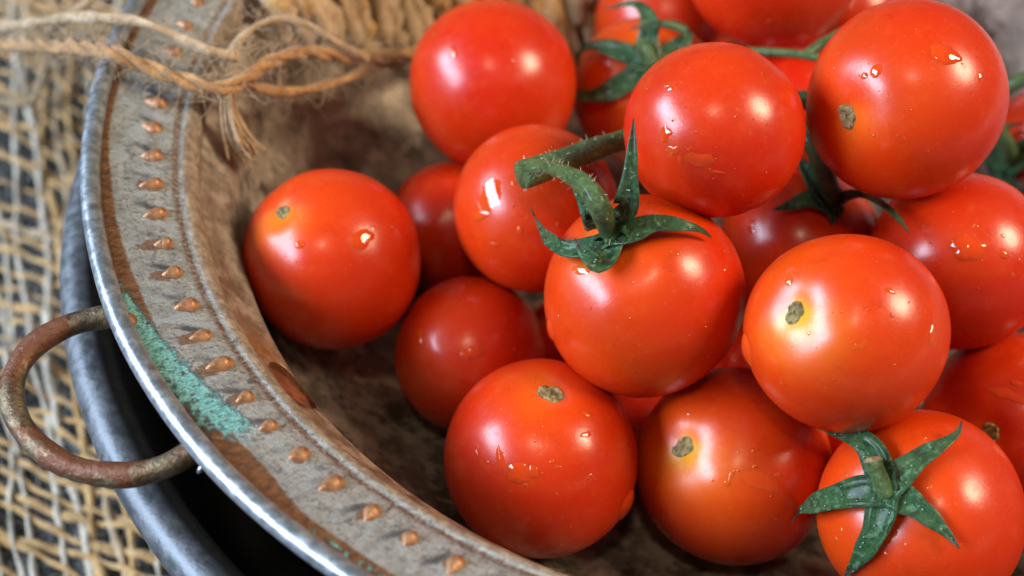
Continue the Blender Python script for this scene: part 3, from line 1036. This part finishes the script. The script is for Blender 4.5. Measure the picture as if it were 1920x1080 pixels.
        nr_, ns = (7, 32) if collect is None else (2, 8)
        V, D, Fc = [], [], []
        H = h * min(a, b)
        for i in range(nr_ + 1):
            q = i / nr_
            for j in range(ns):
                ph_ = 2 * math.pi * j / ns
                k = 1 + rough * (math.sin(2 * ph_ + p[0]) + 0.8 * math.sin(3 * ph_ + p[1]) + 0.6 * math.sin(5 * ph_ + p[2]) + 0.4 * math.sin(9 * ph_ + p[3]))
                x, y = a * q * k * math.cos(ph_), b * q * k * math.sin(ph_)
                x, y = x * cr_ - y * sr_, x * sr_ + y * cr_
                d = d0 + t * x + u * y
                d /= np.linalg.norm(d)
                hh = H * (max(0.0, 1 - q ** 2.4)) ** 0.75 * (1 + 0.10 * math.sin(4 * x / a + p[1])) - 0.003
                D.append(d)
                V.append(s.c + d * (s.radius(d)[0] + s.r * hh))
        for i in range(nr_):
            for j in range(ns):
                k = (j + 1) % ns
                Fc.append((i * ns + j, (i + 1) * ns + j, (i + 1) * ns + k, i * ns + k) if i else (j, ns + j, ns + k))
        y_, b_ = s.colour(np.array(D))
        if collect is not None:
            collect.append((V, Fc, y_, b_))
            return
        mesh_ob(name, V, Fc, M['drop'], s.root, s.c, attrs={'yellow': y_, 'blush': b_})

    def specks(s, n, rmin=1.0, rmax=3.0):
        lr = random.Random('speck' + s.key)
        got = []
        px0 = FPX * (s.c - EYE) @ AX / ((s.c - EYE) @ AF) + 960
        py0 = 540 - FPX * (s.c - EYE) @ AU / ((s.c - EYE) @ AF)
        R = FPX * s.r / ((s.c - EYE) @ AF)
        for k in range(n):
            q, a = 0.93 * math.sqrt(lr.random()), lr.uniform(0, 6.28)
            r_ = lr.uniform(rmin, rmax)
            s.drop(px0 + R * q * math.cos(a), py0 + R * q * math.sin(a), r_, r_ * lr.uniform(0.7, 1.2), 0, 0.6, 0.08, collect=got)
        V, Fc = merge([(g[0], g[1]) for g in got])
        tag(mesh_ob('fine_droplets', V, Fc, M['drop'], s.root, s.c, attrs={'yellow': np.concatenate([g[2] for g in got]), 'blush': np.concatenate([g[3] for g in got])}), kind='stuff')


T = {}
for key in TOM:
    T[key] = Tomato(key)
    T[key].build()

for key, rad in (('1', 0.10), ('7', 0.125), ('8', 0.122), ('10', 0.132), ('11', 0.125), ('14', 0.11)):
    T[key].scar(rad)


# ---- green calyxes
def ribbon(P, half, normals, thick=0.022, cup=0.30):
    """a pointed leaf blade along P with width 2*half, slightly cupped, closed underneath"""
    P = np.asarray(P); n = len(P)
    Tn = np.gradient(P, axis=0); Tn /= np.linalg.norm(Tn, axis=1)[:, None] + 1e-9
    V = []
    tip = []
    for i in range(n):
        nn = normals[i] - Tn[i] * (normals[i] @ Tn[i]); nn /= np.linalg.norm(nn) + 1e-9
        b = np.cross(Tn[i], nn)
        w = half[i]
        for x, dz in ((-1, cup * w), (-0.5, 0.10 * cup * w), (0, -0.10 * w - 0.012), (0.5, 0.10 * cup * w), (1, cup * w)):
            V.append(P[i] + b * w * x + nn * dz)
        for x in (0.9, 0.45, 0, -0.45, -0.9):
            V.append(P[i] + b * w * x - nn * (min(thick, w * 0.8) - (cup * w * abs(x) * 0.6)))
        tip += [i / (n - 1)] * 10
    Fc = []
    for i in range(n - 1):
        for j in range(10):
            k = (j + 1) % 10
            Fc.append((i * 10 + j, i * 10 + k, (i + 1) * 10 + k, (i + 1) * 10 + j))
    Fc.append(tuple(range(9, -1, -1)))
    Fc.append(tuple((n - 1) * 10 + j for j in range(10)))
    return np.array(V), Fc, tip


def calyx(tm, base, sepals, pedicel, pw, wid=23, dew=0, cut=False, hairs=0):
    """base: pixel and lift of the calyx centre; sepals: lists of (px, py, lift[, blade lean]); pedicel: path"""
    sc = np.linalg.norm(EYE - tm.c) / FPX
    b0 = tm.pt(*base)
    # central disc
    d0 = (b0 - tm.c) / np.linalg.norm(b0 - tm.c)
    cal = dome(b0 - d0 * 0.05, d0, 0.15 * tm.r, 0.06 * tm.r, 'calyx', M['sepal'], tm.root)
    dewparts = []
    for sp in sepals:
        w = wid
        if isinstance(sp[0], (int, float)): w, sp = sp[0], sp[1:]
        pts = [b0 + d0 * 0.02] + [tm.pt(*q[:3]) for q in sp]
        n = 22
        P = spline(pts, n)
        f = np.linspace(0, 1, n)
        prof = np.interp(f, (0, 0.12, 0.28, 0.45, 0.65, 0.85, 0.96, 1.0), (1.10, 1.20, 1.10, 0.88, 0.58, 0.29, 0.12, 0.04))
        half = 0.93 * w * sc * prof * (1 + 0.06 * np.sin(f * 17 + w))
        N = (P - tm.c); N /= np.linalg.norm(N, axis=1)[:, None]
        if len(sp[-1]) > 3: N = N + np.array(sp[-1][3])[None] * f[:, None]
        V, Fc, tipv = ribbon(P, half, N)
        mesh_ob('sepal', V, Fc, M['sepal'], cal, attrs={'tip': tipv})
        for k in range(dew):
            i = rng.randrange(1, n - 2)
            nn = N[i] / np.linalg.norm(N[i])
            dewparts.append((P[i] + np.cross(nn, P[i + 1] - P[i]) / np.linalg.norm(P[i + 1] - P[i]) * half[i] * rng.uniform(-0.8, 0.8) + nn * 0.02, rng.uniform(0.007, 0.019)))
    if dewparts:
        parts = []
        for c_, r_ in dewparts:
            bmx = bmesh.new()
            bmesh.ops.create_icosphere(bmx, subdivisions=1, radius=r_)
            parts.append((np.array([v_.co for v_ in bmx.verts]) + c_, [[v_.index for v_ in f_.verts] for f_ in bmx.faces]))
            bmx.free()
        V, Fc = merge(parts)
        tag(mesh_ob('dew', V, Fc, M['dew'], cal), kind='stuff')
    if pedicel:
        pts = [b0 - d0 * 0.05] + [tm.pt(*q) for q in pedicel]
        n = 30
        P = spline(pts, n)
        rr = np.interp(np.linspace(0, 1, n), np.linspace(0, 1, len(pw)), pw) * sc
        V, Fc = tube(P, rr, 14)
        ped = mesh_ob('pedicel', V, Fc, M['stem'], tm.root, attrs={'tip': [0.0] * len(V)})
        if cut:
            dome(P[-1] - (P[-1] - P[-2]), P[-1] - P[-3], rr[-1] * 1.04, 0.05, 'cut_end', M['dry'], ped)
        if hairs: hairy(P, rr, hairs, ped)


def hairy(P, rr, n, parent):
    parts = []
    for k in range(n):
        i = rng.randrange(len(P))
        d = nrng.normal(0, 1, 3)
        t = P[min(i + 1, len(P) - 1)] - P[max(i - 1, 0)]; t /= np.linalg.norm(t)
        d -= t * (d @ t); d /= np.linalg.norm(d)
        d2 = d + nrng.normal(0, 0.35, 3)
        L = rng.uniform(0.025, 0.075)
        p = P[i] + d * rr[i] * 0.98
        parts.append(tube([p, p + d2 * L * 0.5, p + d2 * L], [0.0045, 0.004, 0.002], 3, cap=False))
    V, Fc = merge(parts)
    tag(mesh_ob('hairs', V, Fc, M['hair'], parent), kind='stuff')


calyx(T['12'], (1663, 926, 0.02), [
    [(1650, 880, 0.06), (1632, 842, 0.13), (1600, 818, 0.20), (1560, 806, 0.22), (1525, 799, 0.16)],
    [(1688, 893, 0.05), (1728, 858, 0.07), (1768, 833, 0.10), (1795, 812, 0.14), (1803, 789, 0.20)],
    [(1702, 940, 0.04), (1740, 968, 0.05), (1775, 1000, 0.06), (1799, 1029, 0.10)],
    [24, (1652, 968, 0.04), (1636, 1008, 0.05), (1610, 1048, 0.05), (1583, 1083, 0.05)],
    [24, (1622, 922, 0.06), (1572, 932, 0.10), (1525, 946, 0.13), (1498, 960, 0.12), (1484, 980, 0.02)],
], [(1650, 898, 0.10), (1640, 872, 0.19), (1637, 860, 0.23)], [17, 15, 14, 15], dew=12, cut=True)

calyx(T['5'], (1147, 446, 0.02), [
    [25, (1168, 415, 0.12), (1177, 372, 21.75), (1184, 300, 21.55), (1188, 222, 21.5, (0.0, -1.6, 1.0))],
    [23, (1188, 436, 0.08), (1228, 421, 0.14), (1285, 424, 0.16), (1318, 433, 0.13), (1335, 446, 0.08)],
    [26, (1142, 470, 0.06), (1128, 494, 0.10), (1112, 490, 0.20), (1092, 468, 0.27), (1078, 446, 0.30)],
    [17, (1112, 462, 0.06), (1064, 468, 0.12), (1030, 448, 0.18), (1010, 420, 0.22), (993, 388, 0.26)],
    [25, (1128, 428, 0.08), (1110, 400, 22.0), (1092, 370, 22.2), (1070, 335, 22.6)],
], [(1140, 425, 0.14), (1124, 388, 21.75), (1100, 350, 21.9), (1062, 326, 22.3), (1024, 313, 22.9), (990, 314, 23.4)], [19, 20, 20, 18, 13, 13, 15], dew=7, hairs=90)

calyx(T['15'], (1563, 386, 0.02), [
    [22, (1520, 375, 0.10), (1482, 386, 0.12), (1448, 393, 0.10)],
    [19, (1612, 368, 25.0), (1655, 386, 24.2), (1684, 410, 23.7), (1706, 438, 23.45)],
    [16, (1562, 405, 0.05), (1560, 422, 0.05)],
    [26, (1535, 350, 0.15), (1512, 320, 0.22), (1498, 290, 0.30)],
], [(1558, 365, 0.14), (1545, 320, 0.35), (1528, 280, 0.5), (1508, 245, 0.6), (1480, 215, 0.65)], [16, 17, 17, 16, 15, 14], dew=3)

calyx(T['16'], (1218, 122, 0.02), [
    [19, (1170, 100, 0.12), (1122, 86, 0.18), (1094, 92, 0.22), (1084, 108, 0.22), (1086, 128, 0.18)],
    [20, (1182, 148, 0.08), (1142, 172, 0.12), (1100, 180, 0.16), (1075, 170, 0.20), (1056, 154, 0.22)],
    [19, (1214, 80, 0.12), (1218, 48, 0.22), (1206, 18, 0.32), (1180, 7, 0.36), (1132, 18, 0.36)],
    [17, (1250, 105, 0.10), (1276, 84, 0.18), (1286, 64, 0.26), (1262, 49, 0.32), (1222, 46, 0.36), (1178, 55, 0.36)],
], [(1206, 95, 0.16), (1203, 82, 0.26), (1214, 92, 0.36), (1226, 122, 0.34)], [12, 12, 11, 10, 9], dew=4)

calyx(T['20'], (1893, 300, 0.03), [
    [28, (1870, 290, 0.12), (1855, 262, 0.2), (1868, 235, 0.25)],
    [28, (1868, 318, 0.10), (1885, 340, 0.15), (1925, 352, 0.22)],
    [9, (1878, 265, 0.22), (1890, 238, 0.32), (1925, 230, 0.40)],
    [24, (1915, 285, 0.15), (1940, 262, 0.2), (1960, 240, 0.2)],
], [(1890, 275, 29.5), (1874, 240, 29.2), (1868, 200, 29.0), (1893, 162, 28.7), (1950, 136, 28.4)], [15, 14, 12, 11, 12, 14], dew=2, cut=True)

# ---- the vine
vine = empty('tomato_vine', at_d(1070, 295, 23.9), 'hairy green tomato vine stem with cut end, running behind the topmost tomato', 'vine')
P = spline([at_d(978, 328, 23.45), at_d(1010, 318, 23.6), at_d(1080, 292, 23.95), at_d(1165, 264, 24.7), at_d(1260, 235, 25.5), at_d(1380, 205, 25.9), at_d(1500, 188, 25.6), at_d(1550, 196, 26.4), at_d(1610, 215, 27.0)], 60)
rr = np.interp(np.linspace(0, 1, 60), (0, 0.06, 0.2, 1), (27, 25, 22, 19)) * 23.8 / FPX
rr *= 1 + 0.05 * np.sin(np.arange(60) * 0.7)
V, Fc = tube(P, rr, 18)
stem = mesh_ob('main_stem', V, Fc, M['stem'], vine, attrs={'tip': [0.0] * len(V)})
dome(P[0], P[0] - P[2], rr[0] * 0.99, 0.025, 'cut_end', M['stem'], stem)
hairy(P[:26], rr[:26], 90, stem)
for pts, w in (([(1580, 118, 27.0), (1520, 106, 27.0), (1470, 99, 27.2), (1400, 96, 27.6)], 8), ([(1510, 104, 27.0), (1540, 82, 27.2), (1580, 60, 27.6)], 10)):
    Q = spline([at_d(*q) for q in pts], 24)
    V, Fc = tube(Q, w * 26.5 / FPX, 12)
    mesh_ob('side_stem', V, Fc, M['stem'], vine, attrs={'tip': [0.0] * len(V)})

# ---- water on the tomatoes
DROPS = {
    '1': [(563, 459, 11, 10), (680, 448, 30, 22, 0.3, 0.10, 0.16), (700, 427, 7, 6), (737, 424, 6, 6), (688, 447, 8, 6)],
    '3': [(812, 62, 7, 6), (851, 98, 8, 20, 0.2, 0.3), (962, 113, 6, 6), (868, 210, 5, 4)],
    '4': [(916, 370, 38, 50, -0.5, 0.03, 0.22), (900, 405, 22, 14, 0.3, 0.2, 0.25), (964, 343, 7, 7), (928, 458, 13, 7, 0.3, 0.2, 0.25), (975, 432, 8, 10), (1047, 420, 8, 6)],
    '5': [(1266, 476, 9, 7), (1255, 470, 4, 4), (1361, 503, 6, 13, -0.3), (1358, 470, 5, 5), (1090, 502, 30, 14, 0.2, 0.2, 0.25), (1175, 485, 5, 4)],
    '6': [(1248, 252, 15, 18, 0.3, 0.16, 0.3), (1262, 282, 16, 12, 0.5, 0.22, 0.25), (1275, 300, 6, 13, 0.3), (1346, 324, 17, 5, -0.1, 0.4), (1258, 160, 16, 11, 0.2, 0.16, 0.35), (1310, 300, 34, 18, 0.2, 0.10, 0.2)],
    '7': [(1772, 102, 32, 24, 0.2, 0.22, 0.16), (1643, 133, 13, 15), (1620, 142, 9, 8), (1839, 143, 8, 11), (1573, 100, 8, 5), (1684, 253, 5, 4)],
    '8': [(1476, 523, 11, 13), (1748, 628, 13, 27, 0.1, 0.3, 0.1), (1668, 546, 15, 6, 0.1, 0.4), (1671, 591, 6, 6), (1614, 648, 20, 10, 0.6, 0.12, 0.3), (1513, 625, 5, 5), (1466, 718, 9, 5)],
    '9': [(1815, 465, 36, 27, 0.3, 0.26, 0.16), (1882, 477, 11, 10), (1881, 442, 5, 5), (1829, 421, 7, 6), (1898, 517, 6, 5), (1730, 422, 5, 4), (1745, 458, 6, 5), (1840, 462, 6, 5), (1912, 488, 5, 4)],
    '10': [(938, 862, 9, 33, 0.15, 0.3, 0.2), (975, 888, 32, 22, 0.1, 0.16, 0.14), (1000, 885, 10, 16, 0.3), (985, 910, 6, 6), (1035, 866, 5, 6), (1045, 876, 8, 5), (1102, 776, 11, 8), (1104, 895, 11, 5, 0.5), (892, 850, 5, 10), (901, 867, 5, 4), (915, 867, 5, 4), (1098, 815, 13, 8, 0.4, 0.2, 0.25)],
    '11': [(1428, 902, 50, 19, -0.15, 0.10, 0.07), (1372, 890, 5, 16, -0.2), (1364, 905, 7, 8), (1415, 875, 6, 7), (1459, 891, 12, 6), (1337, 901, 4, 4), (1287, 772, 8, 4), (1240, 750, 16, 7, -0.5, 0.2)],
    '12': [(1585, 890, 7, 5), (1577, 994, 7, 6), (1677, 1000, 6, 10), (1700, 1022, 5, 7), (1627, 812, 10, 5), (1733, 822, 5, 6), (1742, 912, 5, 5), (1660, 1040, 7, 6), (1567, 1010, 9, 7)],
    '13': [(786, 630, 8, 20, 0.2, 0.3), (884, 662, 22, 15, 0.1, 0.2, 0.15), (892, 652, 8, 5), (874, 666, 5, 5), (904, 660, 5, 6), (896, 692, 5, 4)],
    '14': [(1890, 742, 45, 12, 0.1, 0.15, 0.25), (1905, 720, 12, 7)],
    '15': [(1480, 420, 6, 5), (1410, 425, 12, 16, 0.3, 0.15, 0.25), (1345, 410, 12, 7, 0.2, 0.2)],
    '16': [(1138, 235, 8, 7), (1160, 195, 16, 20, 0.3, 0.15, 0.2)],
    '18': [(1443, 40, 8, 6)],
}
for key, lst in DROPS.items():
    for d in lst:
        T[key].drop(*d)
for key, n in (('5', 34), ('6', 30), ('7', 26), ('8', 34), ('9', 20), ('10', 34), ('11', 24), ('12', 46), ('3', 10), ('1', 12), ('4', 16), ('13', 10)):
    T[key].specks(n)


def side_drop(key, x, y, a, b):
    """drop hanging on the outline: x, y in radii right and up"""
    t = T[key]
    z = math.sqrt(max(0.0, 1 - x * x - y * y))
    d = t.right * x + t.up * y + t.back * z
    t.drop(0, int(1000 * x), a, b, 0.0, 0.22, 0.05, side=d / np.linalg.norm(d))


side_drop('10', 0.88, -0.44, 34, 40)
side_drop('8', -0.88, -0.43, 34, 36)
side_drop('5', -0.88, -0.44, 22, 40)
side_drop('3', -0.95, -0.20, 14, 34)
